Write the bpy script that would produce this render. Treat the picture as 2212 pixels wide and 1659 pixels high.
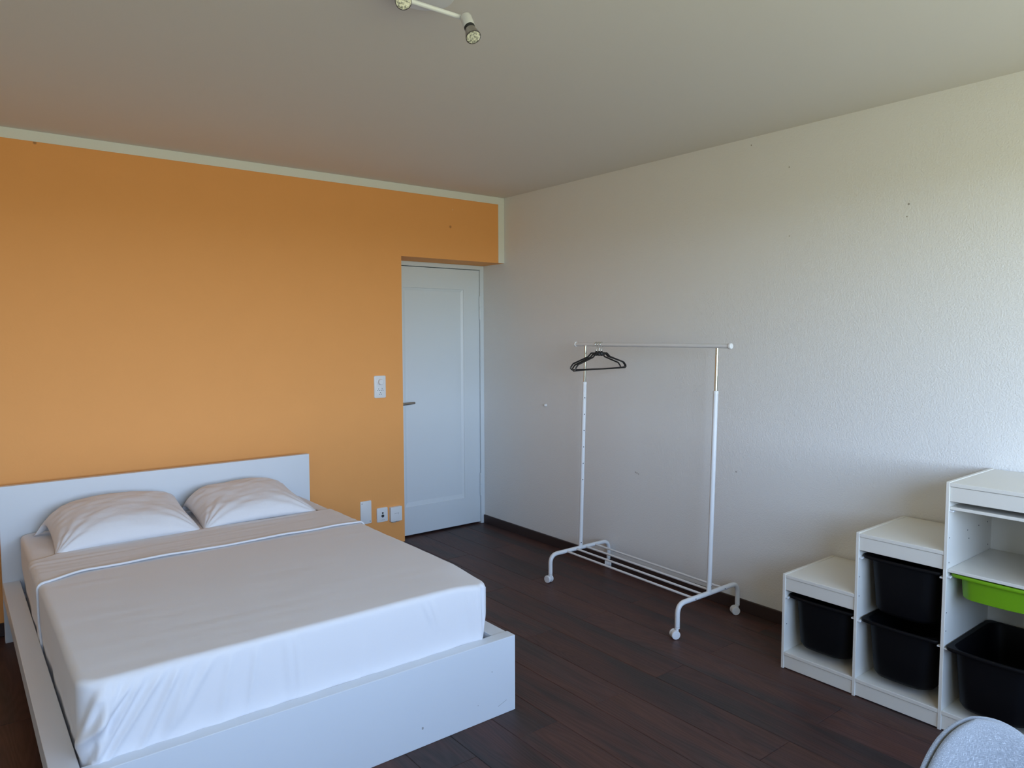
import bpy, bmesh, math, random
from mathutils import Vector, Matrix, noise
random.seed(4)
for o in list(bpy.data.objects): bpy.data.objects.remove(o)
S = bpy.context.scene
C = S.collection
PI = math.pi

# ------------------------------------------------------------------ camera
def make_camera():
    yaw, pitch, roll, f = 0.6656, -0.0680, -0.0030, 1564.4
    cy, sy, cp, sp = math.cos(yaw), math.sin(yaw), math.cos(pitch), math.sin(pitch)
    fw = Vector((sy*cp, cy*cp, sp)); r = Vector((cy, -sy, 0)); u = r.cross(fw)
    c, s = math.cos(roll), math.sin(roll)
    r2 = c*r + s*u; u2 = -s*r + c*u
    m = Matrix((r2, u2, -fw)).transposed().to_4x4()
    m.translation = Vector((-3.334, -4.338, 1.4909))
    cd = bpy.data.cameras.new('camera'); cam = bpy.data.objects.new('camera', cd); C.objects.link(cam)
    cam.matrix_world = m
    cd.sensor_fit = 'HORIZONTAL'; cd.sensor_width = 36; cd.lens = 36*f/2212; cd.clip_start = .05
    S.camera = cam
make_camera()

# ------------------------------------------------------------------ room constants
H = 2.503          # ceiling
XL = -4.55         # left wall
YB = -5.25         # wall with the window, behind the camera
XD = -0.875        # left side of the door recess
ZD = 2.0226        # top of the door recess
WIN = (-3.80, -0.30, 0.88, 2.22)

# ------------------------------------------------------------------ world, sky light, exposure
SKY_STRENGTH = 17.0
def make_world():
    w = bpy.data.worlds.new('sky'); S.world = w; w.use_nodes = True
    n = w.node_tree.nodes; l = w.node_tree.links; n.clear()
    out = n.new('ShaderNodeOutputWorld'); bg = n.new('ShaderNodeBackground'); bg.inputs[1].default_value = SKY_STRENGTH
    tc = n.new('ShaderNodeTexCoord'); sep = n.new('ShaderNodeSeparateXYZ'); ramp = n.new('ShaderNodeValToRGB')
    mr = n.new('ShaderNodeMapRange'); mr.inputs[1].default_value = -1; mr.inputs[2].default_value = 1
    l.new(tc.outputs['Generated'], sep.inputs[0]); l.new(sep.outputs[2], mr.inputs[0]); l.new(mr.outputs[0], ramp.inputs[0])
    cr = ramp.color_ramp
    pts = [(0.0, (.30, .31, .205)), (.49, (.325, .335, .23)), (.505, (.80, .98, 1.18)), (.56, (.58, .77, 1.06)), (.63, (.36, .52, .80)), (.75, (.21, .34, .60)), (1.0, (.15, .28, .56))]
    while len(cr.elements) < len(pts): cr.elements.new(.5)
    for e, (p, c) in zip(cr.elements, pts): e.position = p; e.color = (*c, 1)
    l.new(ramp.outputs[0], bg.inputs[0]); l.new(bg.outputs[0], out.inputs[0])
make_world()
pl = bpy.data.lights.new('window_portal', 'AREA'); pl.shape = 'RECTANGLE'
pl.size = WIN[1]-WIN[0]; pl.size_y = WIN[3]-WIN[2]; pl.cycles.is_portal = True
po = bpy.data.objects.new('window_portal', pl); C.objects.link(po)
po.location = ((WIN[0]+WIN[1])/2, YB-.06, (WIN[2]+WIN[3])/2); po.rotation_euler = (PI/2, 0, 0)   # shines +y, into the room
S.view_settings.view_transform = 'Standard'; S.view_settings.look = 'None'
S.view_settings.exposure = 0.0; S.view_settings.gamma = 1; S.view_settings.use_curve_mapping = False

# ------------------------------------------------------------------ material helpers
def lin(r, g, b): return tuple(((c/255)/12.92 if c/255 <= .04045 else ((c/255+.055)/1.055)**2.4) for c in (r, g, b))
def mat(name, col, rough=.5, metal=0.0, spec=.5, sheen=0, bump=None, var=None):
    """bump = (scale, strength, distance); var = (scale, amount) slight colour unevenness"""
    m = bpy.data.materials.new(name); m.use_nodes = True
    nt = m.node_tree; n = nt.nodes; l = nt.links
    b = n['Principled BSDF']
    b.inputs['Base Color'].default_value = (*col, 1); b.inputs['Roughness'].default_value = rough
    b.inputs['Metallic'].default_value = metal; b.inputs['Specular IOR Level'].default_value = spec
    if sheen: b.inputs['Sheen Weight'].default_value = sheen
    tc = n.new('ShaderNodeTexCoord')
    if bump:
        t = n.new('ShaderNodeTexNoise'); t.inputs['Scale'].default_value = bump[0]; t.inputs['Detail'].default_value = 4
        bp = n.new('ShaderNodeBump'); bp.inputs['Strength'].default_value = bump[1]; bp.inputs['Distance'].default_value = bump[2]
        l.new(tc.outputs['Object'], t.inputs['Vector']); l.new(t.outputs[0], bp.inputs['Height']); l.new(bp.outputs[0], b.inputs['Normal'])
    if var:
        t = n.new('ShaderNodeTexNoise'); t.inputs['Scale'].default_value = var[0]; t.inputs['Detail'].default_value = 5
        mx = n.new('ShaderNodeMix'); mx.data_type = 'RGBA'
        mx.inputs[6].default_value = (*[c*(1-var[1]) for c in col], 1); mx.inputs[7].default_value = (*[min(1, c*(1+var[1])) for c in col], 1)
        l.new(tc.outputs['Object'], t.inputs['Vector']); l.new(t.outputs[0], mx.inputs[0]); l.new(mx.outputs[2], b.inputs['Base Color'])
    return m
def add_nicks(m, pts, col):
    """small chips and old nail holes at fixed places on a wall: (point, radius)"""
    nt = m.node_tree; n = nt.nodes; l = nt.links; b = n['Principled BSDF']
    src = b.inputs['Base Color'].links[0].from_socket if b.inputs['Base Color'].is_linked else None
    base = tuple(b.inputs['Base Color'].default_value)
    tc = n.new('ShaderNodeTexCoord')
    for p, r, c in pts:
        d = n.new('ShaderNodeVectorMath'); d.operation = 'DISTANCE'; d.inputs[1].default_value = p
        l.new(tc.outputs['Object'], d.inputs[0])
        mr = n.new('ShaderNodeMapRange'); mr.inputs[1].default_value = r*.5; mr.inputs[2].default_value = r; mr.inputs[3].default_value = .8; mr.inputs[4].default_value = 0
        l.new(d.outputs['Value'], mr.inputs[0])
        mx = n.new('ShaderNodeMix'); mx.data_type = 'RGBA'; mx.inputs[7].default_value = (*c, 1)
        if src: l.new(src, mx.inputs[6])
        else: mx.inputs[6].default_value = base
        l.new(mr.outputs[0], mx.inputs[0]); src = mx.outputs[2]
    l.new(src, b.inputs['Base Color'])

def stucco(name, col, fine, strength):
    m = bpy.data.materials.new(name); m.use_nodes = True
    nt = m.node_tree; n = nt.nodes; l = nt.links; b = n['Principled BSDF']
    b.inputs['Base Color'].default_value = (*col, 1); b.inputs['Roughness'].default_value = .85; b.inputs['Specular IOR Level'].default_value = .2
    tc = n.new('ShaderNodeTexCoord')
    a = n.new('ShaderNodeTexNoise'); a.inputs['Scale'].default_value = fine; a.inputs['Detail'].default_value = 3; a.inputs['Roughness'].default_value = .55
    v = n.new('ShaderNodeTexVoronoi'); v.inputs['Scale'].default_value = fine*.7
    v.feature = 'SMOOTH_F1'
    ad = n.new('ShaderNodeMath'); ad.operation = 'ADD'
    bp = n.new('ShaderNodeBump'); bp.inputs['Strength'].default_value = strength; bp.inputs['Distance'].default_value = .0025
    l.new(tc.outputs['Object'], a.inputs['Vector']); l.new(tc.outputs['Object'], v.inputs['Vector'])
    l.new(a.outputs[0], ad.inputs[0]); l.new(v.outputs['Distance'], ad.inputs[1]); l.new(ad.outputs[0], bp.inputs['Height']); l.new(bp.outputs[0], b.inputs['Normal'])
    return m

M = {}
M['orange'] = mat('orange_paint', (.87, .385, .116), .7, spec=.35, bump=(60, .25, .002), var=(6, .02))
M['white_wall'] = stucco('white_roughcast', (.80, .795, .775), 215, .40)
M['ceiling'] = mat('ceiling_paint', (.765, .735, .675), .85, spec=.2, bump=(40, .15, .001))
M['cream_wall'] = mat('cream_paint', (.86, .80, .70), .85, spec=.2)
M['trim'] = mat('white_band_paint', (.80, .80, .74), .7, spec=.3)
M['door'] = mat('door_enamel', (.70, .76, .80), .38)
M['white_lam'] = mat('white_laminate', (.715, .745, .785), .35, var=(3, .015))
M['rail_top'] = M['white_lam']
M['cabinet'] = mat('cabinet_foil', (.77, .735, .66), .4, var=(5, .02))
M['steel_white'] = mat('white_powder_coat', (.76, .77, .78), .35)
M['chrome'] = mat('chrome', (.62, .64, .58), .20, 1)
M['satin'] = mat('satin_nickel', (.45, .42, .38), .28, 1)
M['plastic_white'] = mat('white_plastic', (.78, .78, .78), .35)
M['grey_gap'] = mat('grey_plastic', (.35, .35, .35), .5)
M['black_bin'] = mat('black_plastic', (.004, .004, .005), .5, spec=.16, bump=(300, .1, .0005))
M['green_bin'] = mat('green_plastic', (.16, .36, .008), .42, spec=.35)
M['black_hanger'] = mat('black_hanger_plastic', (.006, .006, .007), .4)
M['dark_hole'] = mat('dark_hole', (.03, .03, .035), .8)
M['cotton'] = mat('white_cotton', (.79, .775, .79), .85, spec=.15, sheen=.15, bump=(9, .10, .01))
M['cotton_p'] = mat('white_pillow_cotton', (.80, .785, .80), .85, spec=.15, sheen=.15, bump=(22, .35, .008))
M['baseboard'] = mat('dark_baseboard_wood', (.045, .028, .025), .45, spec=.4)
M['glass'] = None
M['hall'] = mat('dark_backing', (.05, .045, .04), .9)  # near-black colour stands for the dark beyond the door; also backs the planks
M['wood_leg'] = mat('beech_leg', (.55, .36, .19), .45, var=(20, .15))

def plank_mat():
    m = bpy.data.materials.new('dark_oak_laminate'); m.use_nodes = True
    nt = m.node_tree; n = nt.nodes; l = nt.links; b = n['Principled BSDF']
    b.inputs['Roughness'].default_value = .45; b.inputs['Specular IOR Level'].default_value = .25
    tc = n.new('ShaderNodeTexCoord'); oi = n.new('ShaderNodeObjectInfo')
    mul = n.new('ShaderNodeMath'); mul.operation = 'MULTIPLY'; mul.inputs[1].default_value = 57
    l.new(oi.outputs['Random'], mul.inputs[0])
    add = n.new('ShaderNodeVectorMath'); add.operation = 'ADD'
    l.new(tc.outputs['Object'], add.inputs[0]); l.new(mul.outputs[0], add.inputs[1])
    def mp(s):
        q = n.new('ShaderNodeMapping'); q.inputs['Scale'].default_value = s; l.new(add.outputs[0], q.inputs[0]); return q.outputs[0]
    blot = n.new('ShaderNodeTexNoise'); blot.inputs['Scale'].default_value = 1; blot.inputs['Detail'].default_value = 3; l.new(mp((11, 1.15, 1)), blot.inputs['Vector'])
    r1 = n.new('ShaderNodeValToRGB'); l.new(blot.outputs[0], r1.inputs[0])
    e = r1.color_ramp.elements; e[0].position = .36; e[0].color = (.050, .036, .034, 1); e[1].position = .52; e[1].color = (.082, .040, .034, 1)
    q = r1.color_ramp.elements.new(.75); q.color = (.100, .046, .033, 1)
    # cathedral grain: contour lines of a long-drawn noise
    nn = n.new('ShaderNodeTexNoise'); nn.inputs['Scale'].default_value = 1; nn.inputs['Detail'].default_value = 1.5; nn.inputs['Roughness'].default_value = .35
    l.new(mp((8, .75, 1)), nn.inputs['Vector'])
    k = n.new('ShaderNodeMath'); k.operation = 'MULTIPLY'; k.inputs[1].default_value = 150; l.new(nn.outputs[0], k.inputs[0])
    sn = n.new('ShaderNodeMath'); sn.operation = 'SINE'; l.new(k.outputs[0], sn.inputs[0])
    fine = n.new('ShaderNodeTexNoise'); fine.inputs['Scale'].default_value = 1; fine.inputs['Detail'].default_value = 4; l.new(mp((240, 9, 1)), fine.inputs['Vector'])
    fm = n.new('ShaderNodeMath'); fm.operation = 'MULTIPLY_ADD'; fm.inputs[1].default_value = 2.2; fm.inputs[2].default_value = -1.1; l.new(fine.outputs[0], fm.inputs[0])
    g = n.new('ShaderNodeMath'); g.operation = 'MULTIPLY_ADD'; g.inputs[1].default_value = .35; l.new(sn.outputs[0], g.inputs[0]); l.new(fm.outputs[0], g.inputs[2])
    mr = n.new('ShaderNodeMapRange'); mr.inputs[1].default_value = -1; mr.inputs[2].default_value = 1; mr.inputs[3].default_value = .66; mr.inputs[4].default_value = 1.32
    l.new(g.outputs[0], mr.inputs[0])
    vm = n.new('ShaderNodeVectorMath'); vm.operation = 'SCALE'; l.new(r1.outputs[0], vm.inputs[0]); l.new(mr.outputs[0], vm.inputs['Scale'])
    hv = n.new('ShaderNodeHueSaturation'); l.new(vm.outputs[0], hv.inputs['Color'])
    mv = n.new('ShaderNodeMapRange'); mv.inputs[3].default_value = .86; mv.inputs[4].default_value = 1.12; l.new(oi.outputs['Random'], mv.inputs[0]); l.new(mv.outputs[0], hv.inputs['Value'])
    l.new(hv.outputs[0], b.inputs['Base Color'])
    bp = n.new('ShaderNodeBump'); bp.inputs['Strength'].default_value = .12; bp.inputs['Distance'].default_value = .001
    l.new(g.outputs[0], bp.inputs['Height']); l.new(bp.outputs[0], b.inputs['Normal'])
    return m
M['plank'] = plank_mat()

def fabric_mat():
    m = bpy.data.materials.new('grey_melange_weave'); m.use_nodes = True
    nt = m.node_tree; n = nt.nodes; l = nt.links; b = n['Principled BSDF']
    b.inputs['Roughness'].default_value = .95; b.inputs['Specular IOR Level'].default_value = .1; b.inputs['Sheen Weight'].default_value = .2
    tc = n.new('ShaderNodeTexCoord'); outs = []
    for sc in ((620, 70, 420), (80, 560, 90)):
        q = n.new('ShaderNodeMapping'); q.inputs['Scale'].default_value = sc; l.new(tc.outputs['UV'], q.inputs[0])
        t = n.new('ShaderNodeTexNoise'); t.inputs['Scale'].default_value = 1; t.inputs['Detail'].default_value = 3; l.new(q.outputs[0], t.inputs['Vector']); outs.append(t.outputs[0])
    mx = n.new('ShaderNodeMath'); mx.operation = 'MAXIMUM'; l.new(outs[0], mx.inputs[0]); l.new(outs[1], mx.inputs[1])
    r = n.new('ShaderNodeValToRGB'); l.new(mx.outputs[0], r.inputs[0])
    e = r.color_ramp.elements; e[0].position = .45; e[0].color = (.16, .165, .175, 1); e[1].position = .64; e[1].color = (.27, .275, .285, 1)
    x = r.color_ramp.elements.new(.76); x.color = (.58, .59, .60, 1)
    l.new(r.outputs[0], b.inputs['Base Color'])
    bp = n.new('ShaderNodeBump'); bp.inputs['Strength'].default_value = .3; bp.inputs['Distance'].default_value = .0006
    l.new(mx.outputs[0], bp.inputs['Height']); l.new(bp.outputs[0], b.inputs['Normal'])
    return m
M['fabric'] = fabric_mat()
def glass_mat():
    m = bpy.data.materials.new('window_glass'); m.use_nodes = True
    nt = m.node_tree; n = nt.nodes; l = nt.links; n.clear()
    o = n.new('ShaderNodeOutputMaterial'); t = n.new('ShaderNodeBsdfTransparent'); g = n.new('ShaderNodeBsdfGlossy'); g.inputs['Roughness'].default_value = .02
    x = n.new('ShaderNodeMixShader'); x.inputs[0].default_value = .06
    l.new(t.outputs[0], x.inputs[1]); l.new(g.outputs[0], x.inputs[2]); l.new(x.outputs[0], o.inputs[0]); return m
M['glass'] = glass_mat()
def bulb_glass_mat():
    m = mat('bulb_lens', (.55, .56, .48), .28, 0, spec=.7)
    nt = m.node_tree; n = nt.nodes; l = nt.links; b = n['Principled BSDF']
    tc = n.new('ShaderNodeTexCoord'); v = n.new('ShaderNodeTexNoise'); v.inputs['Scale'].default_value = 150; v.inputs['Detail'].default_value = 2
    r = n.new('ShaderNodeValToRGB'); e = r.color_ramp.elements; e[0].color = (.80, .78, .62, 1); e[1].color = (.22, .22, .17, 1); e[0].position = .42  # pale and dark blotches paint irregular reflections into the lens colour
    l.new(tc.outputs['Object'], v.inputs['Vector']); l.new(v.outputs[0], r.inputs[0]); e[1].position = .62
    l.new(r.outputs[0], b.inputs['Base Color'])
    bp = n.new('ShaderNodeBump'); bp.inputs['Strength'].default_value = .8; bp.inputs['Distance'].default_value = .003
    l.new(v.outputs[0], bp.inputs['Height']); l.new(bp.outputs[0], b.inputs['Normal'])
    return m
M['bulb'] = bulb_glass_mat()

# ------------------------------------------------------------------ mesh helpers
def obj(name, bm, m, parent=None, smooth=None):
    me = bpy.data.meshes.new(name); bmesh.ops.recalc_face_normals(bm, faces=bm.faces[:]); bm.to_mesh(me); bm.free()
    if m: me.materials.append(m)
    o = bpy.data.objects.new(name, me); C.objects.link(o)
    if smooth is not None:
        for p in me.polygons: p.use_smooth = True
        if smooth < 179: me.set_sharp_from_angle(angle=math.radians(smooth))
    if parent: o.parent = parent
    return o
def thing(name, label, cat, loc=(0, 0, 0), rotz=0, group=None):
    o = bpy.data.objects.new(name, None); C.objects.link(o); o.location = loc; o.rotation_euler = (0, 0, rotz)
    o.empty_display_size = .1
    return tag(o, label, cat, group)
def tag(o, label, cat, group=None):
    o['label'] = label; o['category'] = cat
    if group: o['group'] = group
    return o
def struct(o, label=None):
    o['kind'] = 'structure'
    if label: o['label'] = label
    return o
def box(bm, x0, x1, y0, y1, z0, z1, bev=0, seg=1):
    x0, x1 = sorted((x0, x1)); y0, y1 = sorted((y0, y1)); z0, z1 = sorted((z0, z1))
    r = bmesh.ops.create_cube(bm, size=1, matrix=Matrix.Translation(((x0+x1)/2, (y0+y1)/2, (z0+z1)/2)) @ Matrix.Diagonal((x1-x0, y1-y0, z1-z0, 1)))
    if bev:
        es = list({e for v in r['verts'] for e in v.link_edges})
        bmesh.ops.bevel(bm, geom=es, offset=bev, segments=seg, affect='EDGES', profile=.6)
    return bm
def B(*a, **k): return box(bmesh.new(), *a, **k)
def fillet(pts, rad, seg=8):
    out = [Vector(pts[0])]
    for i in range(1, len(pts)-1):
        a, b, c = Vector(pts[i-1]), Vector(pts[i]), Vector(pts[i+1])
        r = rad if not isinstance(rad, (list, tuple)) else rad[i-1]
        d1 = (a-b).normalized(); d2 = (c-b).normalized(); ang = d1.angle(d2)
        if r <= 0 or ang > PI-.01: out.append(b); continue
        t = min(r/math.tan(ang/2), (a-b).length*.49, (c-b).length*.49)
        p1 = b+d1*t; p2 = b+d2*t
        for k in range(seg+1):
            s = k/seg; out.append(p1*(1-s)**2 + b*2*s*(1-s) + p2*s*s)
    out.append(Vector(pts[-1])); return out
def tube(bm, pts, r, n=16, caps=True, scale=(1, 1)):
    pts = [Vector(p) for p in pts]; rings = []
    t0 = (pts[1]-pts[0]).normalized(); up = Vector((0, 0, 1)) if abs(t0.z) < .9 else Vector((0, 1, 0))
    nrm = t0.cross(up).normalized()
    for i, p in enumerate(pts):
        t = ((pts[min(i+1, len(pts)-1)]-p).normalized() if i < len(pts)-1 else Vector()) + ((p-pts[i-1]).normalized() if i else Vector())
        t.normalize(); nrm = (nrm - t*nrm.dot(t)).normalized(); bi = t.cross(nrm)
        rr = r[i] if isinstance(r, (list, tuple)) else r
        rings.append([bm.verts.new(p + (nrm*math.cos(2*PI*k/n)*scale[0] + bi*math.sin(2*PI*k/n)*scale[1])*rr) for k in range(n)])
    for a, b in zip(rings, rings[1:]):
        for k in range(n): bm.faces.new((a[k], a[(k+1) % n], b[(k+1) % n], b[k]))
    if caps: bm.faces.new(rings[0][::-1]); bm.faces.new(rings[-1])
    return bm
def lathe(bm, prof, n=32, mtx=Matrix()):
    """prof: (radius, height) pairs, turned about local z"""
    rings = []
    for r, z in prof:
        if r < 1e-6: rings.append([bm.verts.new(mtx @ Vector((0, 0, z)))])
        else: rings.append([bm.verts.new(mtx @ Vector((r*math.cos(2*PI*k/n), r*math.sin(2*PI*k/n), z))) for k in range(n)])
    for a, b in zip(rings, rings[1:]):
        for k in range(n):
            k2 = (k+1) % n
            f = [a[0] if len(a) == 1 else a[k], *([] if len(a) == 1 else [a[k2]]), *([] if len(b) == 1 else [b[k2]]), b[0] if len(b) == 1 else b[k]]
            bm.faces.new(f)
    for e, ring in ((0, rings[0]), (1, rings[-1])):
        if len(ring) > 1: bm.faces.new(ring if e else ring[::-1])
    return bm
def axis_mtx(p, d):
    q = Vector(d).normalized().to_track_quat('Z', 'Y').to_matrix().to_4x4(); q.translation = Vector(p); return q
def prism(bm, outline, d0, d1, fn):
    """outline 2-D loop extruded between depths d0, d1; fn(u, v, d) -> point"""
    a = [bm.verts.new(fn(u, v, d0)) for u, v in outline]; b = [bm.verts.new(fn(u, v, d1)) for u, v in outline]
    n = len(a)
    for k in range(n): bm.faces.new((a[k], a[(k+1) % n], b[(k+1) % n], b[k]))
    bm.faces.new(a[::-1]); bm.faces.new(b); return bm
def rrect(u0, u1, v0, v1, r, seg=5):
    out = []
    for cx, cy, a0 in ((u1-r, v1-r, 0), (u0+r, v1-r, PI/2), (u0+r, v0+r, PI), (u1-r, v0+r, 1.5*PI)):
        for k in range(seg+1): out.append((cx+r*math.cos(a0+k/seg*PI/2), cy+r*math.sin(a0+k/seg*PI/2)))
    return out
def rounded_plate(bm, x0, x1, z0, z1, y, t, r, edge):
    """plate on the orange wall (faces -y), softened front edge"""
    loops = [(0, 0), (0, t-edge), (edge*.3, t-edge*.3), (edge, t)]
    rings = [[bm.verts.new((u, y-d, v)) for u, v in rrect(x0+i, x1-i, z0+i, z1-i, max(r-i, .0005))] for i, d in loops]
    n = len(rings[0])
    for a, b in zip(rings, rings[1:]):
        for k in range(n): bm.faces.new((a[k], a[(k+1) % n], b[(k+1) % n], b[k]))
    bm.faces.new(rings[0][::-1]); bm.faces.new(rings[-1]); return bm

# ------------------------------------------------------------------ the room
floor = struct(obj('floor', B(XL-.1, .1, YB-.1, .42, -.10, -.0082), M['hall']), 'dark brown wood-look laminate floor laid in long planks')
PW = .191; PL = 1.30
def plank_mesh(w, l):
    bm = bmesh.new(); g = .0006; x0, x1, y0, y1 = -w/2+g, w/2-g, -l/2+g, l/2-g; c = .0016
    lo = [bm.verts.new((x, y, -.008)) for x, y in ((x0, y0), (x1, y0), (x1, y1), (x0, y1))]
    mi = [bm.verts.new((x, y, -c)) for x, y in ((x0, y0), (x1, y0), (x1, y1), (x0, y1))]
    up = [bm.verts.new((x, y, 0)) for x, y in ((x0+c, y0+c), (x1-c, y0+c), (x1-c, y1-c), (x0+c, y1-c))]
    for a, b in ((lo, mi), (mi, up)):
        for k in range(4): bm.faces.new((a[k], a[(k+1) % 4], b[(k+1) % 4], b[k]))
    bm.faces.new(up); bm.faces.new(lo[::-1])
    return bm
plank_cache = {}
row = 0
while -PW*row > XL:
    xa = max(-PW*(row+1), XL); xb = -PW*row
    ymax = .315 if xb > XD else 0.0
    off = -2.315 if row % 2 == 0 else -1.65
    y = off + PL*3
    while y > YB:
        ya, yb = max(y-PL, YB), min(y, ymax); y -= PL
        if yb-ya < .02: continue
        key = (round(xb-xa, 3), round(yb-ya, 3))
        if key not in plank_cache:
            o = obj('plank', plank_mesh(xb-xa, yb-ya), M['plank']); plank_cache[key] = o.data
        else:
            o = bpy.data.objects.new('plank', plank_cache[key]); C.objects.link(o)
        o.location = ((xa+xb)/2, (ya+yb)/2, 0); o.parent = floor
    row += 1

add_nicks(M['orange'], [((-.477, 0, 2.252), .012, (.42, .17, .05)), ((-.456, 0, 2.373), .006, (.9, .6, .35)), ((-2.93, 0, 2.447), .01, (.35, .16, .06))], None)
bm = B(XL-.12, XD, 0, .40, 0, H); box(bm, XD, .0, 0, .40, ZD, H)
struct(obj('wall_front', bm, M['orange']), 'orange painted wall behind the bed')
add_nicks(M['white_wall'], [((0, -2.891, 2.053), .006, (.25, .22, .18)), ((0, -2.885, 2.00), .004, (.3, .27, .2)), ((0, -2.318, 2.314), .0045, (.25, .22, .18)), ((0, -2.101, 2.464), .005, (.3, .26, .2)),
    ((0, -2.327, 1.976), .004, (.3, .27, .2)), ((0, -2.045, .75), .006, (.3, .27, .25)), ((0, -1.325, .640), .007, (.45, .42, .4)), ((0, -1.337, .637), .007, (.45, .42, .4)), ((0, -1.35, .633), .006, (.45, .42, .4))], None)
struct(obj('wall_right', B(0, .12, YB-.12, .42, 0, H), M['white_wall']), 'white roughcast wall behind the clothes rack')
struct(obj('wall_left', B(XL-.12, XL, YB-.12, 0, 0, H), M['cream_wall']), 'white wall on the left, outside the picture')
bm = B(XL, WIN[0], YB-.25, YB, 0, H); box(bm, WIN[1], 0, YB-.25, YB, 0, H); box(bm, WIN[0], WIN[1], YB-.25, YB, 0, WIN[2]); box(bm, WIN[0], WIN[1], YB-.25, YB, WIN[3], H)
struct(obj('wall_back', bm, M['cream_wall']), 'white wall with the window, behind the viewer')
struct(obj('hall_light_block', B(XD-.05, 0, .36, .42, 0, ZD+.05), M['hall']), 'added dark slab behind the door that keeps light out')  # added slab, stops outside light leaking in under the door
struct(obj('ceiling', B(XL-.12, .12, YB-.25, .42, H, H+.12), M['ceiling']), 'plain off-white painted ceiling')
struct(obj('trim_1', B(XL, -.0001, -.003, 0, 2.452, H, bev=.001), M['trim']), 'white band along the top of the orange wall')
struct(obj('trim_2', B(-.0545, -.0001, -.003, 0, ZD, 2.452, bev=.001), M['trim']), 'short upright white band beside the corner above the door')
for nm, a in (('baseboard_right', (-.012, 0, YB, .262)), ('baseboard_front', (XL, XD, -.012, 0)), ('baseboard_left', (XL, XL+.012, YB, -.012)), ('baseboard_back', (XL+.012, -.012, YB, YB+.012))):
    struct(obj(nm, B(*a, 0, .067, bev=.003), M['baseboard']), 'dark brown baseboard')
# baseboard joint near the rack
# window behind the camera
wx0, wx1, wz0, wz1 = WIN
bm = bmesh.new(); fy0, fy1 = YB-.16, YB-.10
for a in ((wx0, wx1, wz0, wz0+.06), (wx0, wx1, wz1-.06, wz1)): box(bm, a[0], a[1], fy0, fy1, a[2], a[3], bev=.004)
for x in (wx0, wx0+(wx1-wx0)/3-.035, wx0+2*(wx1-wx0)/3-.035, wx1-.07): box(bm, x, x+.07, fy0, fy1, wz0+.06, wz1-.06, bev=.004)
w = struct(obj('window_1', bm, M['steel_white']), 'wide three-part window behind the viewer')
for k in range(3):
    a = wx0+(wx1-wx0)*k/3
    o = obj('pane', B(a+.04, a+(wx1-wx0)/3-.04, YB-.132, YB-.128, wz0+.05, wz1-.05), M['glass'], w)
obj('window_sill', B(wx0-.05, wx1+.05, YB-.02, YB+.14, wz0-.03, wz0, bev=.006, seg=2), M['white_lam'], w)

# ------------------------------------------------------------------ door
DF = .272                       # door face
def door():
    x0, x1, z0, z1 = -.862, -.036, .014, 1.987
    px0, px1, pz0, pz1 = -.712, -.183, .222, 1.836
    bm = bmesh.new(); s = .022; d = .012
    def ring(a, b, c, e, y): return [bm.verts.new((a, y, c)), bm.verts.new((b, y, c)), bm.verts.new((b, y, e)), bm.verts.new((a, y, e))]
    back = ring(x0, x1, z0, z1, DF+.04); fr = ring(x0, x1, z0, z1, DF+.002); fr2 = ring(x0+.002, x1-.002, z0+.002, z1-.002, DF)
    p = ring(px0, px1, pz0, pz1, DF); p1 = ring(px0+.003, px1-.003, pz0+.003, pz1-.003, DF+.005); q = ring(px0+s, px1-s, pz0+s+.012, pz1-s, DF+d)
    for a, b in ((back, fr), (fr, fr2), (fr2, p), (p, p1), (p1, q)):
        for k in range(4): bm.faces.new((a[k], a[(k+1) % 4], b[(k+1) % 4], b[k]))
    bm.faces.new(back[::-1]); bm.faces.new(q)
    dr = struct(obj('door_1', bm, M['door']), 'closed white panelled door in the recess beside the orange wall')
    bm = B(-.034, 0, .262, .345, 0, ZD, bev=.002); box(bm, XD, -.034, .262, .345, 1.991, ZD, bev=.002); box(bm, XD, -.864, .262, .345, 0, 1.991)
    obj('door_frame', bm, M['door'], dr)
    for z in (.315, 1.70):
        bm = bmesh.new(); tube(bm, [(-.0355, DF-.008, z-.09), (-.0355, DF-.008, z-.002)], .008, 12); tube(bm, [(-.0355, DF-.008, z+.002), (-.0355, DF-.008, z+.09)], .008, 12)
        obj('hinge', bm, M['door'], dr, 40)
    # lever handle, spindle hidden behind the corner of the recess
    zc = .992
    bm = bmesh.new(); lathe(bm, [(.026, 0), (.026, .006), (.022, .009), (0, .009)], 24, axis_mtx((-.79, DF, zc), (0, -1, 0)))
    tube(bm, fillet([(-.79, DF-.005, zc), (-.79, DF-.052, zc), (-.655, DF-.056, zc+.006)], .018, 6), [.009]*4+[.011]*4+[.0080], 14, scale=(1, 1))
    h = obj('door_handle', bm, M['satin'], dr, 50); h['label'] = 'satin metal lever handle'
    obj('door_gap_shade', B(XD, 0, .33, .36, -.004, .004), M['dark_hole'], dr)  # dark strip, shade of the gap under the door put into colour
door()

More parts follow.
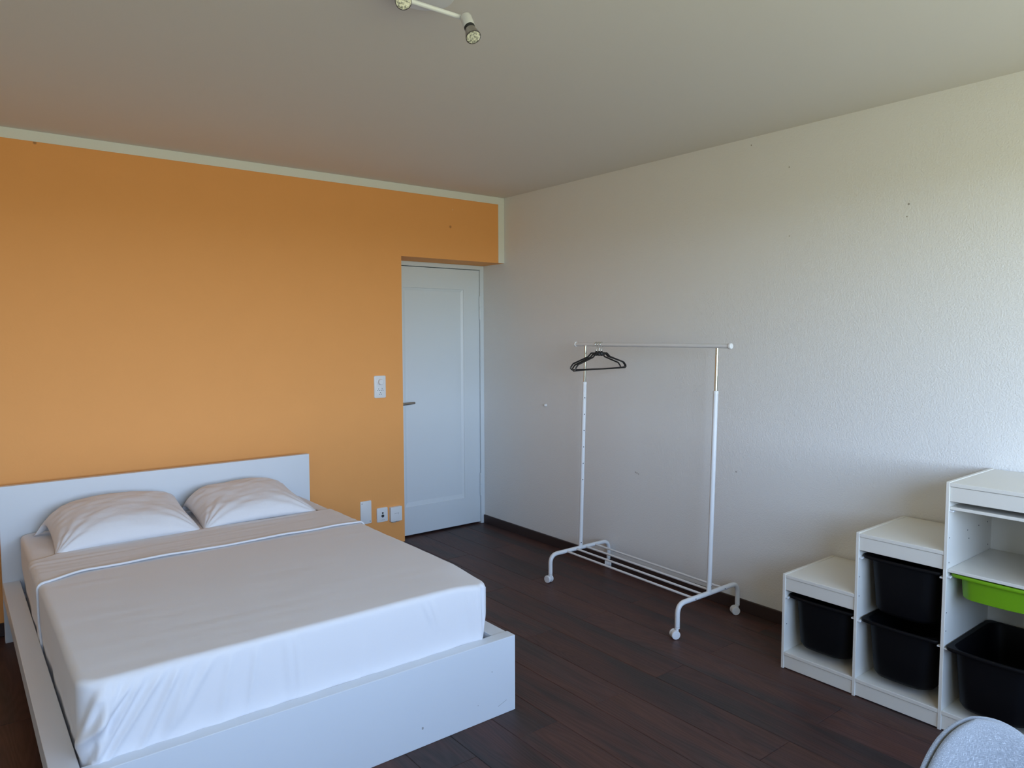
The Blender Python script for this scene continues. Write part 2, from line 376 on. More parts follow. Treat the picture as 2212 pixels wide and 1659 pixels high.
# ------------------------------------------------------------------ wall fittings
def holes(parent, pts, y, r, m, name='socket_holes'):
    bm = bmesh.new()
    for x, z in pts: lathe(bm, [(r, 0), (r, .0008), (0, .0008)], 10, axis_mtx((x, y, z), (0, -1, 0)))
    o = obj(name, bm, m, parent); o['kind'] = 'stuff'; return o
def fittings():
    # dimmer and three-way outlet
    t = thing('dimmer_socket', 'white upright dimmer and socket plate on the orange wall beside the door', 'light switch', (-1.0525, 0, 1.147))
    bm = rounded_plate(bmesh.new(), -.0425, .0425, -.074, .074, 0, .010, .008, .003); obj('cover_plate', bm, M['plastic_white'], t, 35)
    bm = lathe(bmesh.new(), [(.024, .010), (.024, .013), (.019, .0145), (.018, .028), (.015, .031), (0, .031)], 32, axis_mtx((0, 0, .033), (0, -1, 0))); obj('dimmer_knob', bm, M['plastic_white'], t, 35)
    pts = []
    for cx, cz, a in ((-.013, -.020, 0), (.013, -.020, 0), (0, -.045, 0)):
        pts += [(cx-.0065, cz-.004), (cx+.0065, cz-.004), (cx, cz+.006)]
    bm = lathe(bmesh.new(), [(.030, .0098), (.030, .0112), (.0285, .0118), (0, .0118)], 32, axis_mtx((0, 0, -.031), (0, -1, 0))); obj('socket_face', bm, M['plastic_white'], t, 35)
    holes(t, pts, -.0116, .0028, M['dark_hole'])
    # blank plate
    t = thing('blank_cover_plate', 'plain white upright cover plate with two screws, low on the orange wall', 'cover plate', (-1.169, 0, .314))
    obj('cover_plate', rounded_plate(bmesh.new(), -.040, .040, -.077, .077, 0, .007, .006, .0025), M['plastic_white'], t, 35)
    for x, z in ((-.029, .062), (.029, -.062)): obj('screw', lathe(bmesh.new(), [(.0038, .007), (.0034, .0085), (0, .0088)], 12, axis_mtx((x, 0, z), (0, -1, 0))), M['grey_gap'], t, 35)
    # aerial outlet: figure-of-eight opening
    t = thing('antenna_socket', 'square white wall outlet with a small dark figure-eight opening', 'socket', (-1.0495, 0, .2805))
    obj('cover_plate', rounded_plate(bmesh.new(), -.0405, .0405, -.0485, .0485, 0, .009, .007, .003), M['plastic_white'], t, 35)
    bm = bmesh.new()
    for z, r in ((.012, .0065), (-.008, .0105)): lathe(bm, [(r, .0085), (r, .0102), (r*.6, .0102), (r*.55, .0095), (0, .0095)], 20, axis_mtx((.002, 0, z), (0, -1, 0)))
    obj('connector', bm, M['dark_hole'], t, 35)
    holes(t, [(-.011, -.034), (0, -.034), (.011, -.034)], -.0088, .0022, M['grey_gap'], 'marking_dots')
    # box outlet
    t = thing('telephone_socket', 'thick square white outlet box right beside the door recess', 'socket', (-.950, 0, .2705))
    obj('housing', rounded_plate(bmesh.new(), -.0435, .0435, -.047, .053, 0, .024, .006, .003), M['plastic_white'], t, 35)
    bm = bmesh.new()
    for k, (a, b) in enumerate(((-.016, -.012), (-.0105, -.007), (-.0055, -.001), (.0005, .004), (.0055, .009), (.0105, .018))): box(bm, a, b, -.0246, -.0238, .006+.0005*k, .0085+.0005*k)
    box(bm, .013, .0152, -.0246, -.0238, .0005, .0085)
    o = obj('printed_mark', bm, M['grey_gap'], t); o['kind'] = 'stuff'
    bm = B(-.030, -.002, -.019, -.004, -.054, -.0468, bev=.001); box(bm, .004, .026, -.019, -.004, -.052, -.0468, bev=.001)
    obj('port', bm, M['grey_gap'], t)
    # little bumper on the white wall
    t = tag(obj('wall_bumper', lathe(bmesh.new(), [(.009, 0), (.0095, .008), (.008, .016), (.004, .019), (0, .0195)], 20, axis_mtx((0, 0, 0), (-1, 0, 0))), M['plastic_white'], None, 45), 'tiny white round bumper stuck on the bare wall left of the clothes rack', 'door bumper')
    t.location = (0, -.482, .994)
fittings()

# ------------------------------------------------------------------ bed
def smooth01(t): t = max(0, min(1, t)); return t*t*(3-2*t)
def nz(x, y, z=0): return noise.noise(Vector((x, y, z)))
bed = thing('double_bed', 'low white laminate double bed frame with plain headboard against the orange wall', 'bed', (-2.379, -1.13, 0))
def bedpart(name, a, bev=.0015):
    ox, oy = -2.379, -1.13
    return obj(name, B(a[0]-ox, a[1]-ox, a[2]-oy, a[3]-oy, a[4], a[5], bev=bev), M['white_lam'], bed)
bx0, bx1 = -3.157, -1.601
bedpart('headboard', (bx0, bx1, -.121, -.083, 0, .768))
bedpart('footboard', (bx0+.001, bx1+.001, -2.145, -2.093, 0, .3045))
bedpart('side_rail', (bx0, bx0+.070, -2.093, -.121, .225, .300))
bedpart('side_rail', (bx1-.070, bx1, -2.093, -.121, .225, .300))
bedpart('centre_beam', (-2.41, -2.35, -2.093, -.121, .150, .205))
for x in (bx0+.07, bx1-.09): bedpart('slat_ledge', (x, x+.02, -2.093, -.121, .205, .232), 0)
for y in (-1.5, -.75): bedpart('support_leg', (-2.40, -2.36, y-.02, y+.02, 0, .150))
for k in range(13):
    bedpart('slat', (bx0+.07, bx1-.07, -2.02+k*.147, -1.95+k*.147, .2325, .2475), 0)
# small chips on the footboard front
bm = bmesh.new()
for x, z, w, h in ((-2.028, .065, .007, .010), (-1.715, .185, .0035, .004), (-1.782, .072, .003, .003)):
    prism(bm, rrect(x-w/2+2.379, x+w/2+2.379, z, z+h, min(w, h)*.4, 2), -2.1455+1.13, -2.1449+1.13, lambda u, v, d: (u, d, v))
c_, s_ = math.cos(.33), math.sin(.33)
prism(bm, [(-1.665+2.379+u*c_-v*s_, .046+u*s_+v*c_) for u, v in ((-.022, -.0006), (.022, -.0006), (.022, .0006), (-.022, .0006))], -2.1454+1.13, -2.1449+1.13, lambda u, v, d: (u, d, v))
o = obj('chip_marks', bm, M['grey_gap'], bed); o['kind'] = 'stuff'

MX0, MX1, MY0, MY1, MZ0, MZ1 = -3.082, -1.679, -2.090, -.127, .249, .530
def cube_grid(x0, x1, y0, y1, z0, z1, step, skip_bottom=True):
    """subdivided box as plain vert/face lists, shared verts"""
    nx, ny, nzz = max(1, round((x1-x0)/step)), max(1, round((y1-y0)/step)), max(1, round((z1-z0)/step))
    idx = {}; verts = []; faces = []
    def v(i, j, k):
        key = (i, j, k)
        if key not in idx: idx[key] = len(verts); verts.append(Vector((x0+(x1-x0)*i/nx, y0+(y1-y0)*j/ny, z0+(z1-z0)*k/nzz)))
        return idx[key]
    for i in range(nx):
        for j in range(ny):
            faces.append((v(i, j, nzz), v(i+1, j, nzz), v(i+1, j+1, nzz), v(i, j+1, nzz)))
            if not skip_bottom: faces.append((v(i, j, 0), v(i, j+1, 0), v(i+1, j+1, 0), v(i+1, j, 0)))
    for k in range(nzz):
        for i in range(nx):
            faces.append((v(i, 0, k), v(i+1, 0, k), v(i+1, 0, k+1), v(i, 0, k+1))); faces.append((v(i+1, ny, k), v(i, ny, k), v(i, ny, k+1), v(i+1, ny, k+1)))
        for j in range(ny):
            faces.append((v(0, j+1, k), v(0, j, k), v(0, j, k+1), v(0, j+1, k+1))); faces.append((v(nx, j, k), v(nx, j+1, k), v(nx, j+1, k+1), v(nx, j, k+1)))
    return verts, faces
FANL = [(-3.035, 20, .30, .0075, .012), (-3.02, 8, .30, .006, .010), (-3.0, 28, .32, .006, .013), (-2.97, 42, .34, .0055, .014), (-2.94, 34, .30, .005, .012), (-2.89, 38, .26, .0045, .013),
        (-2.84, 30, .22, .004, .012), (-2.80, 24, .2, .003, .014), (-2.75, 35, .18, .003, .016), (-2.68, 12, .2, .002, .012), (-2.60, 10, .2, .0022, .010), (-2.50, -4, .2, .0018, .012), (-2.47, -3, .2, .0018, .010),
        (-1.715, 1, .3, -.006, .005), (-1.735, 2, .3, .003, .006), (-1.76, 8, .2, .0015, .010), (-1.79, 10, .2, .0015, .012), (-1.95, 20, .12, .002, .01), (-1.98, 25, .1, .002, .008)]
def drape(p, off):
    """push a point of the plain box onto the softly rounded, creased bedding; off = layer offset"""
    R_, r = .060, .018
    q = Vector((max(MX0+R_, min(MX1-R_, p.x)), max(MY0+R_, min(MY1-R_, p.y)), p.z))
    dx, dy = p.x-q.x, p.y-q.y; m = max(abs(dx), abs(dy))/R_
    if m > 1e-6:
        nd = Vector((dx, dy, 0)).normalized(); s = q+nd*R_*m; e = R_*(1-m)
        a_, b_ = r-e, p.z-(MZ1-r)
        if a_ > 0 and b_ > 0:
            n2 = Vector((a_, b_)).normalized(); c0 = q+nd*(R_-r); c0.z = MZ1-r
            s = c0 + nd*n2.x*r + Vector((0, 0, n2.y*r)); n = (nd*n2.x+Vector((0, 0, n2.y))).normalized()
        elif b_ >= r-1e-5: n = Vector((0, 0, 1))
        else: n = nd
    else: n = Vector((0, 0, 1)); s = Vector(p)
    # the foot end sags a little towards the right corner
    s.z -= .018*smooth01((-1.80-(s.y))/.28)*smooth01((s.x+1.86)/.2)*smooth01((s.z-.38)/.12)
    # gentle dip and unevenness of the mattress top
    h = .0022*nz(s.x*2.3, s.y*2.3, 3) + .0012*nz(s.x*9, s.y*3, 7)
    h += .0009*nz(s.x*3+s.y*14, s.y*9-s.x*2, 9)
    dn = smooth01((MZ1-s.z)/.2)
    if n.y < -.3:      # foot end: creases fanning from the corners
        for fx, ang, ln, amp, w in FANL:
            dz = MZ1-s.z; cx = fx + math.tan(math.radians(ang))*(dz)*-1*(-1)
            cx = fx - .0 + math.tan(math.radians(ang))*(.0-(.0)) if False else fx - math.tan(math.radians(ang))*(dz-.04)*(1 if fx < -2.3 else -1)*.9
            t = (s.x-cx)/w
            env = smooth01(dz/.05)*(1-smooth01((dz-ln+.05)/.1))
            h += 3.0*amp*env*math.exp(-t*t)*(-n.y)
        h += .0016*dn*math.sin(s.x*46+3*nz(s.x*5, 0, 1))*(-n.y)
    if abs(n.x) > .3:  # long sides: hem tucked in unevenly
        h -= (.004+.010*max(0, nz(s.y*6.5, 2, n.x*3)+.25))*smooth01((.40-s.z)/.12)
        h += .0015*nz(s.y*13, s.z*4, 5)*dn
    s += n*(h+off)
    # foot right corner: sheet folded like an envelope
    if n.x > .2 and s.y < -1.98 and s.z < .5: s.x += .004*math.sin(s.y*160)
    return s
def bedding(name, y0, y1, off, step, material, parent, hem=None, thick=0.0):
    vs, fs = cube_grid(MX0, MX1, MY0, MY1, MZ0, MZ1, step)
    keep = [f for f in fs if y0-1e-4 <= sum(vs[i].y for i in f)/4 <= y1+1e-4]
    used = sorted({i for f in keep for i in f}); mp = {i: k for k, i in enumerate(used)}
    me = bpy.data.meshes.new(name)
    pts = []
    for i in used:
        p = vs[i].copy()
        if hem: p = hem(p)
        pts.append(drape(p, off(p) if callable(off) else off))
    me.from_pydata(pts, [], [[mp[i] for i in f] for f in keep]); me.materials.append(material)
    for p in me.polygons: p.use_smooth = True
    o = bpy.data.objects.new(name, me); C.objects.link(o)
    if parent: o.parent = parent
    if thick:
        s = o.modifiers.new('thickness', 'SOLIDIFY'); s.thickness = thick; s.offset = -1
    return o
mat_ = tag(obj('mattress', B(MX0+.015, MX1-.015, MY0+.015, MY1-.008, MZ0, MZ1-.012, bev=.035, seg=4), M['cotton'], None, 40), 'thick mattress in a white fitted sheet, lying in the low white bed', 'mattress')
o = bedding('fitted_sheet', -1.1, MY1, 0.0, .014, M['cotton'], mat_)
top = bedding('flat_sheet', MY0, -.68, .0022, .0062, M['cotton'], None)
tag(top, 'smooth white sheet pulled over the mattress with its top edge folded back', 'bed sheet')
def bend(x): # how far the hem line drifts towards the foot near the left side
    return -.075*smooth01((-2.90-x)/.18) + .014*nz(x*4, 1, 4)
def hem(p):
    q = p.copy(); w = smooth01((-.5-p.y)/.1); q.y += bend(p.x)*1.0; return q
def flap_off(p):
    y = p.y-bend(p.x); e = smooth01((-.95-y)/.03)
    return .007 + .007*e*(1+1.1*nz(p.x*4, 2, 2)) + .0022*nz(p.x*2.5+p.y*6, p.y*30-p.x*2, 1)*(1-e)
bedding('folded_hem', -.985, -.615, flap_off, .0075, M['cotton'], top, hem, .0075)

def pillow(name, label, loc, a, b, T, rotz, tilt, seed, ears):
    nu, nv = 84, 60; bm = bmesh.new(); grid = {}
    def surf(u, v, top):
        e = (max(0, 1-abs(u)**3.0))**.60*(max(0, 1-abs(v)**3.4))**(.44 if v < 0 else .56)
        h = T*e
        x = a*u*(1-.055*(1-v*v)*abs(u)); y = b*v*(1-.06*(1-u*u)*abs(v))
        z = h*(.80 if top else -.20)
        if top:
            w = e**.5
            z += w*(.011*nz(u*1.8+seed, v*1.3, seed) + .0035*nz(u*3+v*5+seed, v*7-u*3, 2*seed))
            # creases drawn from the corners
            for cu, cv in ((-1, -1), (1, -1), (-1, 1), (1, 1)):
                du, dv = u-cu, v-cv; r = math.hypot(du*a, dv*b); an = math.atan2(dv*b, du*a)
                z += .0060*math.sin(an*17+seed*3+cu)*math.exp(-r/.16)*min(1, r/.03)*(e**.3)
            z += .003*math.sin(v*26+2.5*nz(u*3, v*2, seed))*math.exp(-((u+.95)/.18)**2)*e
        for cu, cv, dx, dy, dz in ears:
            w = math.exp(-(((u-cu)/.22)**2+((v-cv)/.28)**2)); x += dx*w; y += dy*w; z += dz*w
        z += .012*(v+1)*.0
        return Vector((x, y, z))
    for top in (0, 1):
        for i in range(nu+1):
            for j in range(nv+1):
                edge = i in (0, nu) or j in (0, nv)
                if edge and (i, j, 0) in grid: grid[i, j, 1] = grid[i, j, 0]; continue
                u = math.sin((i/nu-.5)*PI)*.5+ (i/nu*2-1)*.5; v = math.sin((j/nv-.5)*PI)*.5 + (j/nv*2-1)*.5
                grid[i, j, top] = bm.verts.new(surf(u, v, top))
        for i in range(nu):
            for j in range(nv):
                f = [grid[i, j, top], grid[i+1, j, top], grid[i+1, j+1, top], grid[i, j+1, top]]
                bm.faces.new(f if top else f[::-1])
    # rest: nothing below the sheet; the tilt lifts the side at the headboard
    R = Matrix.Rotation(rotz, 4, 'Z') @ Matrix.Rotation(tilt, 4, 'X')
    for v in bm.verts: v.co = R @ v.co
    for v in bm.verts:
        g = loc[2]
        if v.co.z+g < MZ1+.0045: v.co.z = MZ1+.0045-g + .02*0
    o = obj(name, bm, M['cotton_p'], None, 180); o.location = loc
    return tag(o, label, 'pillow')
pillow('pillow', 'left white pillow with a drooping back corner, against the headboard', (-2.682, -.392, .570), .312, .250, .146, math.radians(1.5), math.radians(11), 1.3,
       [(-1, 1, -.035, -.07, -.075), (-1, -1, .0, 0, -.0), (1, -1, .0, 0, 0)])
pillow('pillow', 'right white pillow near the right end of the headboard', (-2.070, -.380, .566), .292, .240, .137, math.radians(1), math.radians(10), 4.1,
       [(1, -1, .02, 0, -.005), (-1, 1, .0, -.05, -.055)])

# ------------------------------------------------------------------ clothes rack
def rack():
    x0, y0 = -.270, -1.120
    t = thing('clothes_rack', 'white wheeled metal clothes rack standing along the roughcast wall', 'clothes rack', (-.290, -1.615, 0), math.atan2(-.040, -.99)-PI*1.5+PI)
    # local frame: +v runs along the rail away from the camera's side, u to the wall
    t.rotation_euler = (0, 0, 0)
    def P(u, v, z):  # v: 0 far end .. .99 near end ; u: + towards the wall
        f = v/.99; return Vector((-.270-.040*f+u+.290, -1.120-.99*f+1.615, z))
    W = M['steel_white']
    zt = .170
    for v, uh in ((0, .248), (.99, .248)):
        pts = fillet([P(-uh, v, .058), P(-uh, v, zt), P(uh, v, zt), P(uh, v, .058)], .075, 10)
        obj('foot', tube(bmesh.new(), pts, .0125, 18), W, t, 50)
        for sgn in (-1, 1):
            c = thing('castor', '', '', (0, 0, 0)); del c['label']; del c['category']; c.parent = t
            base = P(sgn*uh, v, 0)
            rz = {(-1, 0): .15, (1, 0): 2.2, (-1, .99): 1.05, (1, .99): .95}[(sgn, v)]
            c.location = base; c.rotation_euler = (0, 0, rz)
            bm = tube(bmesh.new(), [(0, 0, .035), (0, 0, .060)], .007, 12); lathe(bm, [(.0125, .0495), (.0125, .053), (.009, .055), (0, .055)], 16)
            off = .012
            lathe(bm, [(.0185, -.007), (.0195, -.005), (.0195, .005), (.0185, .007), (0, .007)], 24, axis_mtx((0, off, .0235), (1, 0, 0)))
            box(bm, -.007, .007, -.006, off, .028, .045, bev=.003)
            obj('fork', bm, M['plastic_white'], c, 45)
            for sx in (-1, 1):
                bm = lathe(bmesh.new(), [(.016, .0075), (.0215, .0085), (.0222, .011), (.0222, .0165), (.0205, .0195), (.012, .0205), (0, .0205)], 28, axis_mtx((0, off, .0222), (sx, 0, 0)))
                obj('wheel', bm, M['plastic_white'], c, 40)
    for k, u in enumerate((-.12, -.04, .04, .12)):
        obj('rod', tube(bmesh.new(), [P(u-.0*(k), .008, zt), P(u, .982, zt)], .0062, 12), W, t, 50)
    tops = {0: P(-.010, .043, 1.20), 1: P(.028, .992, 1.20)}
    for e, v in ((0, 0.0), (1, .99)):
        a = P(0, v, zt); b = tops[e]; d = (b-a).normalized(); j = a+d*(1.203-zt)/d.z; top = a+d*(1.424-zt)/d.z
        obj('upright', tube(bmesh.new(), [a, j], .0125, 18), W, t, 50)
        obj('collar', lathe(bmesh.new(), [(.0138, 0), (.0138, .012), (.0125, .014), (.009, .014)], 18, axis_mtx(j-d*.012, d)), M['plastic_white'], t, 40)
        o = obj('upper_tube', tube(bmesh.new(), [j-d*.01, top], .0085, 18), M['chrome'], t, 50); o['label'] = 'bare shiny metal upper tube'
        bm = bmesh.new()
        hd = Vector((-.42, -.90, 0)).normalized()
        if e == 0:
            for z in (1.108, 1.007, .907, .806, .704, .602, .205):
                q = a+d*(z-zt)/d.z+hd*.0122; lathe(bm, [(.0032, 0), (.0032, .0006), (0, .0006)], 10, axis_mtx(q, hd))
        else:
            q = a+d*(.205-zt)/d.z+Vector((.3, -.9, 0)).normalized()*.0122; lathe(bm, [(.003, 0), (.003, .0006), (0, .0006)], 10, axis_mtx(q, (.3, -.9, 0)))
            for u in (-.12, .12):
                q = P(u, .99, zt)+Vector((0, -.0123, 0)); lathe(bm, [(.0032, 0), (.0032, .0006), (0, .0006)], 10, axis_mtx(q, (0, -1, 0)))
        o = obj('peg_holes', bm, M['dark_hole'], t); o['kind'] = 'stuff'
    off = Vector((.290, 1.615, 0))
    a = Vector((-.280, -1.085, 1.4315))+off; b = Vector((-.280, -2.190, 1.4315))+off
    obj('hanging_rail', tube(bmesh.new(), [a, b], .0115, 20), W, t, 50)
    for p, d in ((a, (0, 1, 0)), (b, (0, -1, 0))):
        obj('end_cap', lathe(bmesh.new(), [(.0145, -.004), (.0155, 0), (.0155, .006), (.013, .0095), (0, .0105)], 24, axis_mtx(p, d)), M['plastic_white'], t, 40)
rack()

def hanger(first=None):
    t = thing('coat_hanger', 'x', 'hanger', group='black hangers on the clothes rack')
    K = M['black_hanger']; z = -.051
    sh = [(0, 0, z), (.045, 0, z), (.072, 0, z-.022), (.195, 0, z-.060), (.214, 0, z-.080), (.214, 0, z-.0905)]
    bm = bmesh.new()
    for s in (-1, 1):
        tube(bm, fillet([(s*x, y, q) for x, y, q in sh], [.012, .02, .02, .01], 5), .0042, 10, scale=(.75, 1.15))
    obj('frame', bm, K, t, 60)
    bm = tube(bmesh.new(), fillet([(-.214, 0, z-.086), (-.207, 0, z-.094), (.207, 0, z-.094), (.214, 0, z-.086)], .006, 4), .0034, 10, scale=(1, 1)); obj('trouser_bar', bm, K, t, 60)
    bm = lathe(bmesh.new(), [(.006, -.016), (.0085, -.012), (.0085, .006), (.005, .012), (.0035, .014)], 14, axis_mtx((0, 0, z), (0, 0, 1))); box(bm, -.026, .026, -.004, .004, z-.014, z+.002, bev=.002)
    obj('neck', bm, K, t, 45)
    r = .0135; pts = [Vector((0, 0, z+.01)), Vector((0, 0, z+.022))]
    for k in range(15):
        an = math.radians(-62+k*19); pts.append(Vector((-r*math.sin(an)*-1*-1, 0, 0)))
    pts = pts[:2]
    for k in range(15):
        an = math.radians(-115 + k*(235)/14)          # from below-right round over the bar
        pts.append(Vector((math.sin(an)*-r if True else 0, 0, math.cos(an)*r)))
    h = obj('hook', tube(bmesh.new(), pts, .0019, 8), M['chrome'], t, 60); h['label'] = 'thin bright metal hook'
    return t
def dup(root):
    r = root.copy(); C.objects.link(r)
    for ch in root.children:
        c = ch.copy(); C.objects.link(c); c.parent = r
    return r
h0 = hanger()
for k, (y, ry, rz) in enumerate(((-1.262, .5, 2), (-1.283, -1.6, -1), (-1.304, -.6, 1.5))):
    h = h0 if k == 0 else dup(h0)
    h.location = (-.280, y, 1.4315); h.rotation_euler = (0, math.radians(ry), math.radians(rz))
    h['label'] = ['black coat hanger with metal hook, leftmost of the three on the rail', 'middle one of the three black coat hangers on the rail, hanging slightly crooked', 'black coat hanger with metal hook, rightmost of the three on the rail'][k]

# ------------------------------------------------------------------ stepped storage cabinet
TX = -.443
cols = [(-2.600, -2.613), (-2.921, -2.934), (-3.249, -3.262), (-3.575, -3.588)]
tops = [.427, .683, .943]
cab = thing('storage_cabinet', 'white stair-stepped storage cabinet standing against the roughcast wall', 'cabinet', (TX, -3.094, 0))
def cp(name, a, bev=.0012, m='cabinet', label=None):
    o = obj(name, B(a[0]-TX, a[1]-TX, a[2]+3.094, a[3]+3.094, a[4], a[5], bev=bev), M[m], cab)
    if label: o['label'] = label
    return o
BK = -.012
hs = [tops[0]+.002, tops[1]+.002, tops[2]+.002, tops[2]+.002]
for (ya, yb), h in zip(cols, hs): cp('side_panel', (TX, BK, ya, yb, 0, h))
for i in range(3):
    ya, yb = cols[i][1], cols[i+1][0]; z = tops[i]
    cp('top_board', (TX+.001, BK, ya, yb, z-.0145, z)); cp('front_rail', (TX+.0045, TX+.0195, ya, yb, z-.070, z-.0160), .0015)
    cp('back_panel', (BK-.004, BK, ya, yb, .076, z-.015), 0)
    cp('base_shelf', (TX+.0005, BK-.004, ya, yb, .0615, .0765))
cp('plinth', (TX+.0045, TX+.0195, cols[0][1], cols[3][0], .004, .0600), .0015)
# runners that carry the bins, one pair per level
def runner(side_y, sgn, z):
    y0 = side_y; cp('runner', (TX+.004, BK-.02, y0, y0+sgn*.0125, z-.0185, z-.0125), .001, 'plastic_white')
levels = {0: [.338], 1: [.596, .333], 2: [.852, .604, .330]}
for i, zs in levels.items():
    for z in zs: runner(cols[i][1], -1, z); runner(cols[i+1][0], 1, z)
for z0, z1 in ((.8415, .853), (.6065, .618)):
    o = cp('shelf', (TX+.008, BK-.006, cols[2][1]-.0005, cols[3][0]+.0005, z0, z1)); 
bm = bmesh.new()
pts = [(2, x, z) for x, z in ((-.430, .735), (-.260, .735), (-.245, .700), (-.150, .735), (-.060, .735), (-.047, .640), (-.425, .640), (-.430, .45), (-.43, .38))] + [(1, -.430, z) for z in (.50, .42)] + [(0, -.425, .20)]
for i, x, z in pts:
    lathe(bm, [(.0026, 0), (.0026, .0005), (0, .0005)], 8, axis_mtx((x-TX, cols[i][1]+3.094, z), (0, -1, 0)))
o = obj('peg_holes', bm, M['dark_hole'], cab); o['kind'] = 'stuff'

def bin_mesh(hgt):
    """open tub, local origin at the centre of the rim plane (z=0 top); front is -x"""
    bm = bmesh.new(); N = 64
    def ring(hx, hy, r, z, bow=0, cx=0):
        out = []
        pts = rrect(-hx, hx, -hy, hy, r, 9)
        # add points on straight sides for the bow
        full = []
        for i, p in enumerate(pts):
            q = pts[(i+1) % len(pts)]; full.append(p)
            if math.hypot(p[0]-q[0], p[1]-q[1]) > .03:
                for s in range(1, 8): full.append((p[0]+(q[0]-p[0])*s/8, p[1]+(q[1]-p[1])*s/8))
        for u, v in full:
            if u < 0: u -= bow*(1-(v/hy)**2)*(min(1, -u/hx)**4)
            out.append(bm.verts.new((u+cx, v, z)))
        return out
    loops = []
    hx, hy = .198, .131
    tp = hgt/.23
    def body(t, inset=0):  # t 0 top .. 1 bottom
        return hx-.010*t*tp-inset, hy-.017*t*tp-inset
    for t in (0, .5, .9):
        a, b = body(t); loops.append(ring(a, b, .05, -.010-(hgt-.010)*t, .012))
    a, b = body(1); loops.append(ring(a-.006, b-.006, .048, -hgt+.008, .012)); loops.append(ring(a-.022, b-.022, .04, -hgt, .011))
    outer = loops
    rim = [ring(.2095, .1505, .022, -.012, .010), ring(.2105, .1515, .022, -.009, .010), ring(.2105, .1515, .022, -.003, .010), ring(.2085, .1495, .021, 0, .010), ring(.199, .134, .046, 0, .012)]
    under = ring(.2075, .1485, .02, -.012, .010); under2 = ring(.2075, .1485, .02, -.0045, .010)
    inner = []
    for t in (0.02, .5, .92):
        a, b = body(t, .0028); inner.append(ring(a, b, .048, -.006-(hgt-.010)*t, .012))
    a, b = body(1, .012); inner.append(ring(a, b, .044, -hgt+.008, .011))
    neck = ring(hx+.0005, hy+.0005, .05, -.0045, .012)
    def join(a, b):
        n = len(a)
        for k in range(n): bm.faces.new((a[k], a[(k+1) % n], b[(k+1) % n], b[k]))
    seq = [outer[4], outer[3], outer[2], outer[1], outer[0], neck, under2, under, *rim, *inner]
    for a, b in zip(seq, seq[1:]): join(a, b)
    bm.faces.new(outer[4][::-1]); bm.faces.new(inner[-1])
    return bm
b_deep = None; b_shal = None
def put_bin(name, col, z, kind, label, dx=0.0):
    global b_deep, b_shal
    yc = (cols[col][1]+cols[col+1][0])/2
    if kind == 'deep':
        if b_deep is None: b_deep = obj(name, bin_mesh(.23), M['black_bin'], None, 40); o = b_deep
        else: o = b_deep.copy(); C.objects.link(o)
        o['group'] = 'black bins in the stepped cabinet'
    else: o = obj(name, bin_mesh(.095), M['green_bin'], None, 40)
    o.location = (TX+.225+dx, yc, z); tag(o, label, 'storage bin', o.get('group')); return o
put_bin('storage_bin', 0, .3365, 'deep', 'black plastic bin in the lowest step of the cabinet')
put_bin('storage_bin', 1, .5945, 'deep', 'upper one of the two black plastic bins in the middle step')
put_bin('storage_bin', 1, .3315, 'deep', 'lower one of the two black plastic bins in the middle step', -.004)
put_bin('storage_bin', 2, .3285, 'deep', 'black plastic bin at the bottom of the tallest step, below the green tray', -.022)
put_bin('storage_tray', 2, .6025, 'shallow', 'shallow bright green plastic tray under the shelf of the tallest step')

# ------------------------------------------------------------------ ceiling spotlight
def lamp():
    cx, cy = -2.180, -2.462
    t = thing('ceiling_spotlight', 'white ceiling spotlight bar with swivelling heads, cut by the top edge of the picture', 'ceiling light', (cx, cy, H))
    def L(x, y, z): return Vector((x-cx, y-cy, z-H))
    W = M['steel_white']
    obj('canopy', lathe(bmesh.new(), [(.084, 0), (.085, -.003), (.085, -.027), (.082, -.030), (0, -.030)], 48), W, t, 40)
    obj('stem', tube(bmesh.new(), [L(-2.243, cy, H-.029), L(-2.243, cy-.020, 2.441)], .006, 12), W, t, 50)
    ends = [L(-2.285, -2.484, 2.440), L(-2.060, -2.480, 2.442)]
    obj('bar', tube(bmesh.new(), [ends[0], ends[1]], .0068, 14), W, t, 50)
    for j, face in ((L(-2.290, -2.486, 2.455), L(-2.326, -2.590, 2.380)), (L(-2.0575, -2.484, 2.456), L(-2.0675, -2.546, 2.363))):
        ax = (face-j).normalized(); 
        base = face-ax*.095
        hd = obj('spot_head', lathe(bmesh.new(), [(.004, -.002), (.012, .000), (.0165, .004), (.0175, .008), (.0175, .050), (.0165, .050), (.0160, .040), (0, .040)], 28, axis_mtx(base, ax)), W, t, 40)
        bm = lathe(bmesh.new(), [(.0150, .045), (.0155, .060), (.0190, .075), (.0222, .088), (.0229, .092), (.0229, .0950), (.0218, .0953)], 32, axis_mtx(base, ax))
        rf = obj('bulb_reflector', bm, M['satin'], hd, 50)
        obj('bulb_lens', lathe(bmesh.new(), [(.0217, .0945), (.0214, .0952), (.013, .0962), (0, .0966)], 32, axis_mtx(base, ax)), M['bulb'], hd, 60)
        obj('lamp_holder', lathe(bmesh.new(), [(.0162, .049), (.0162, .062), (.012, .062)], 24, axis_mtx(base, ax)), M['dark_hole'], hd, 50)
lamp()

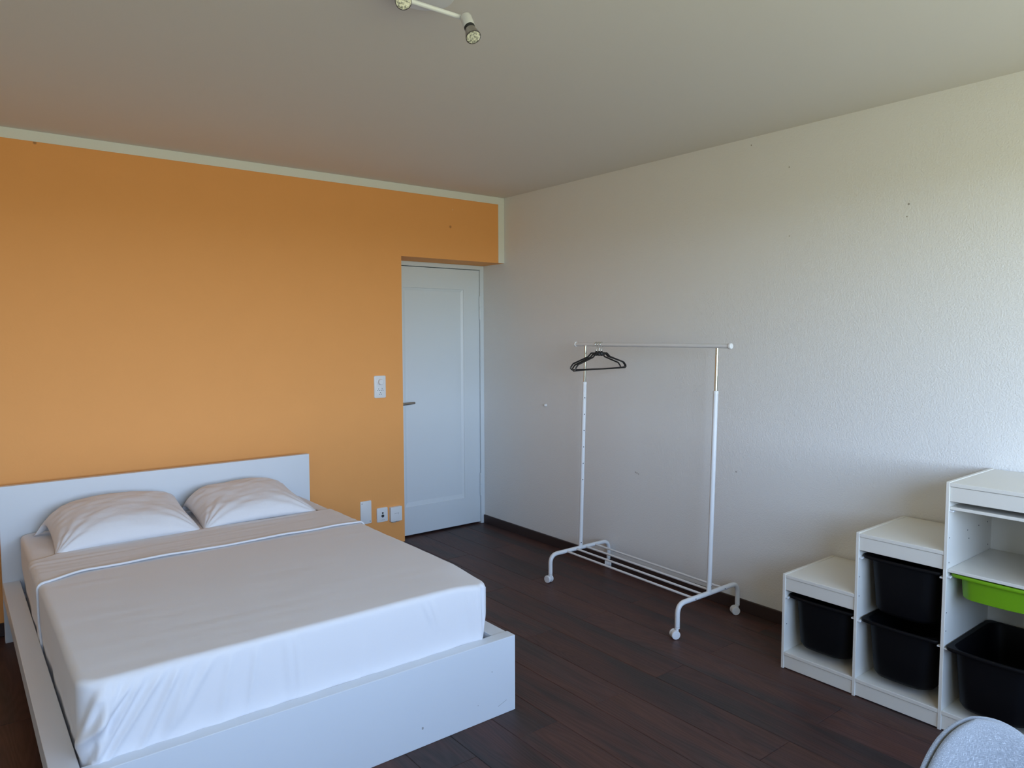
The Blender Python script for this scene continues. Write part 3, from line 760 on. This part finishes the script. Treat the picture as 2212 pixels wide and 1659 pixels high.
# ------------------------------------------------------------------ chair, only the top of its back in view
def chair():
    nx_, ny_ = -.45, -.89; rz = math.atan2(-nx_, ny_)+PI      # seat faces local -y
    t = thing('dining_chair', 'grey melange fabric chair back showing at the bottom right corner', 'chair', (-2.108, -4.116, 0), rz)
    def prof(s):   # centre line from the front of the seat to the top of the back: (y, z)
        P = [(-.235, .425), (-.22, .450), (-.10, .450), (.05, .440), (.15, .455), (.200, .52), (.225, .62), (.240, .73), (.250, .845)]
        f = s*(len(P)-1); i = min(int(f), len(P)-2); u = f-i
        p0, p1, p2, p3 = P[max(i-1, 0)], P[i], P[i+1], P[min(i+2, len(P)-1)]
        return tuple(.5*((2*b)+(c-a)*u+(2*a-5*b+4*c-d)*u*u+(3*b-a-3*c+d)*u**3) for a, b, c, d in zip(p0, p1, p2, p3))
    def half(s):
        if s < .06: return .19+.03*math.sin(s/.06*PI/2)
        if s < .5: return .22
        if s < .62: return .22+.008*(s-.5)/.12
        k = (s-.62)/.38
        return max(.0, .214*(max(0, 1-k**2.4))**.66)
    nu, nv = 28, 72
    def shell(off, thick, inset, zt=0):
        bm = bmesh.new(); uvl = bm.loops.layers.uv.new('UVMap'); g = {}
        for side in (0, 1):
            for j in range(nv+1):
                s = 1-(1-j/nv)**1.35; s = min(s, 1)
                y, z = prof(s); y2, z2 = prof(min(1, s+.005)); y1, z1 = prof(max(0, s-.005))
                tv = Vector((0, y2-y1, z2-z1)).normalized(); nv_ = Vector((0, -tv.z, tv.y))      # towards the sitter
                w = max(.002, half(s)-inset)
                for i in range(nu+1):
                    a = math.sin((i/nu-.5)*PI); x = a*w
                    dish = .055*(abs(x)/.22)**2*(1 if s < .45 else 1.15)
                    e = (max(0, 1-abs(a)**6))**.5*min(1, (1-s)*16+.0)**.5*min(1, s*20+.0)**.5
                    d = off+(thick*e if side else -thick*.0)
                    g[i, j, side] = bm.verts.new(Vector((x, y, z))+nv_*(dish+d))
        for side in (0, 1):
            for i in range(nu):
                for j in range(nv):
                    q = [g[i, j, side], g[i+1, j, side], g[i+1, j+1, side], g[i, j+1, side]]
                    ids = [(i, j), (i+1, j), (i+1, j+1), (i, j+1)]
                    f = bm.faces.new(q if side else q[::-1])
                    for lp, (a, b) in zip(f.loops, ids if side else ids[::-1]): lp[uvl].uv = (a/nu*.46, b/nv*1.0)
        rimv = [(i, 0) for i in range(nu)]+[(nu, j) for j in range(nv)]+[(i, nv) for i in range(nu, 0, -1)]+[(0, j) for j in range(nv, 0, -1)]
        for k in range(len(rimv)):
            a, b = rimv[k], rimv[(k+1) % len(rimv)]
            f = bm.faces.new((g[a[0], a[1], 0], g[b[0], b[1], 0], g[b[0], b[1], 1], g[a[0], a[1], 1]))
            for lp in f.loops: lp[uvl].uv = (k*.01, lp.vert.co.z)
        return bm
    obj('shell', shell(-.008, .010, 0), M['fabric'], t, 60)
    obj('upholstery', shell(.0022, .014, .005), M['fabric'], t, 60)
    for sx in (-1, 1):
        for sy in (-1, 1):
            obj('leg', tube(bmesh.new(), [(sx*.12, sy*.12, .43), (sx*.215, sy*.20, .0)], [.017, .010], 14), M['wood_leg'], t, 50)
    bm = tube(bmesh.new(), [(-.13, -.13, .405), (.13, .13, .405)], .010, 10); tube(bm, [(-.13, .13, .405), (.13, -.13, .405)], .010, 10)
    obj('cross_brace', bm, M['dark_hole'], t, 50)
chair()
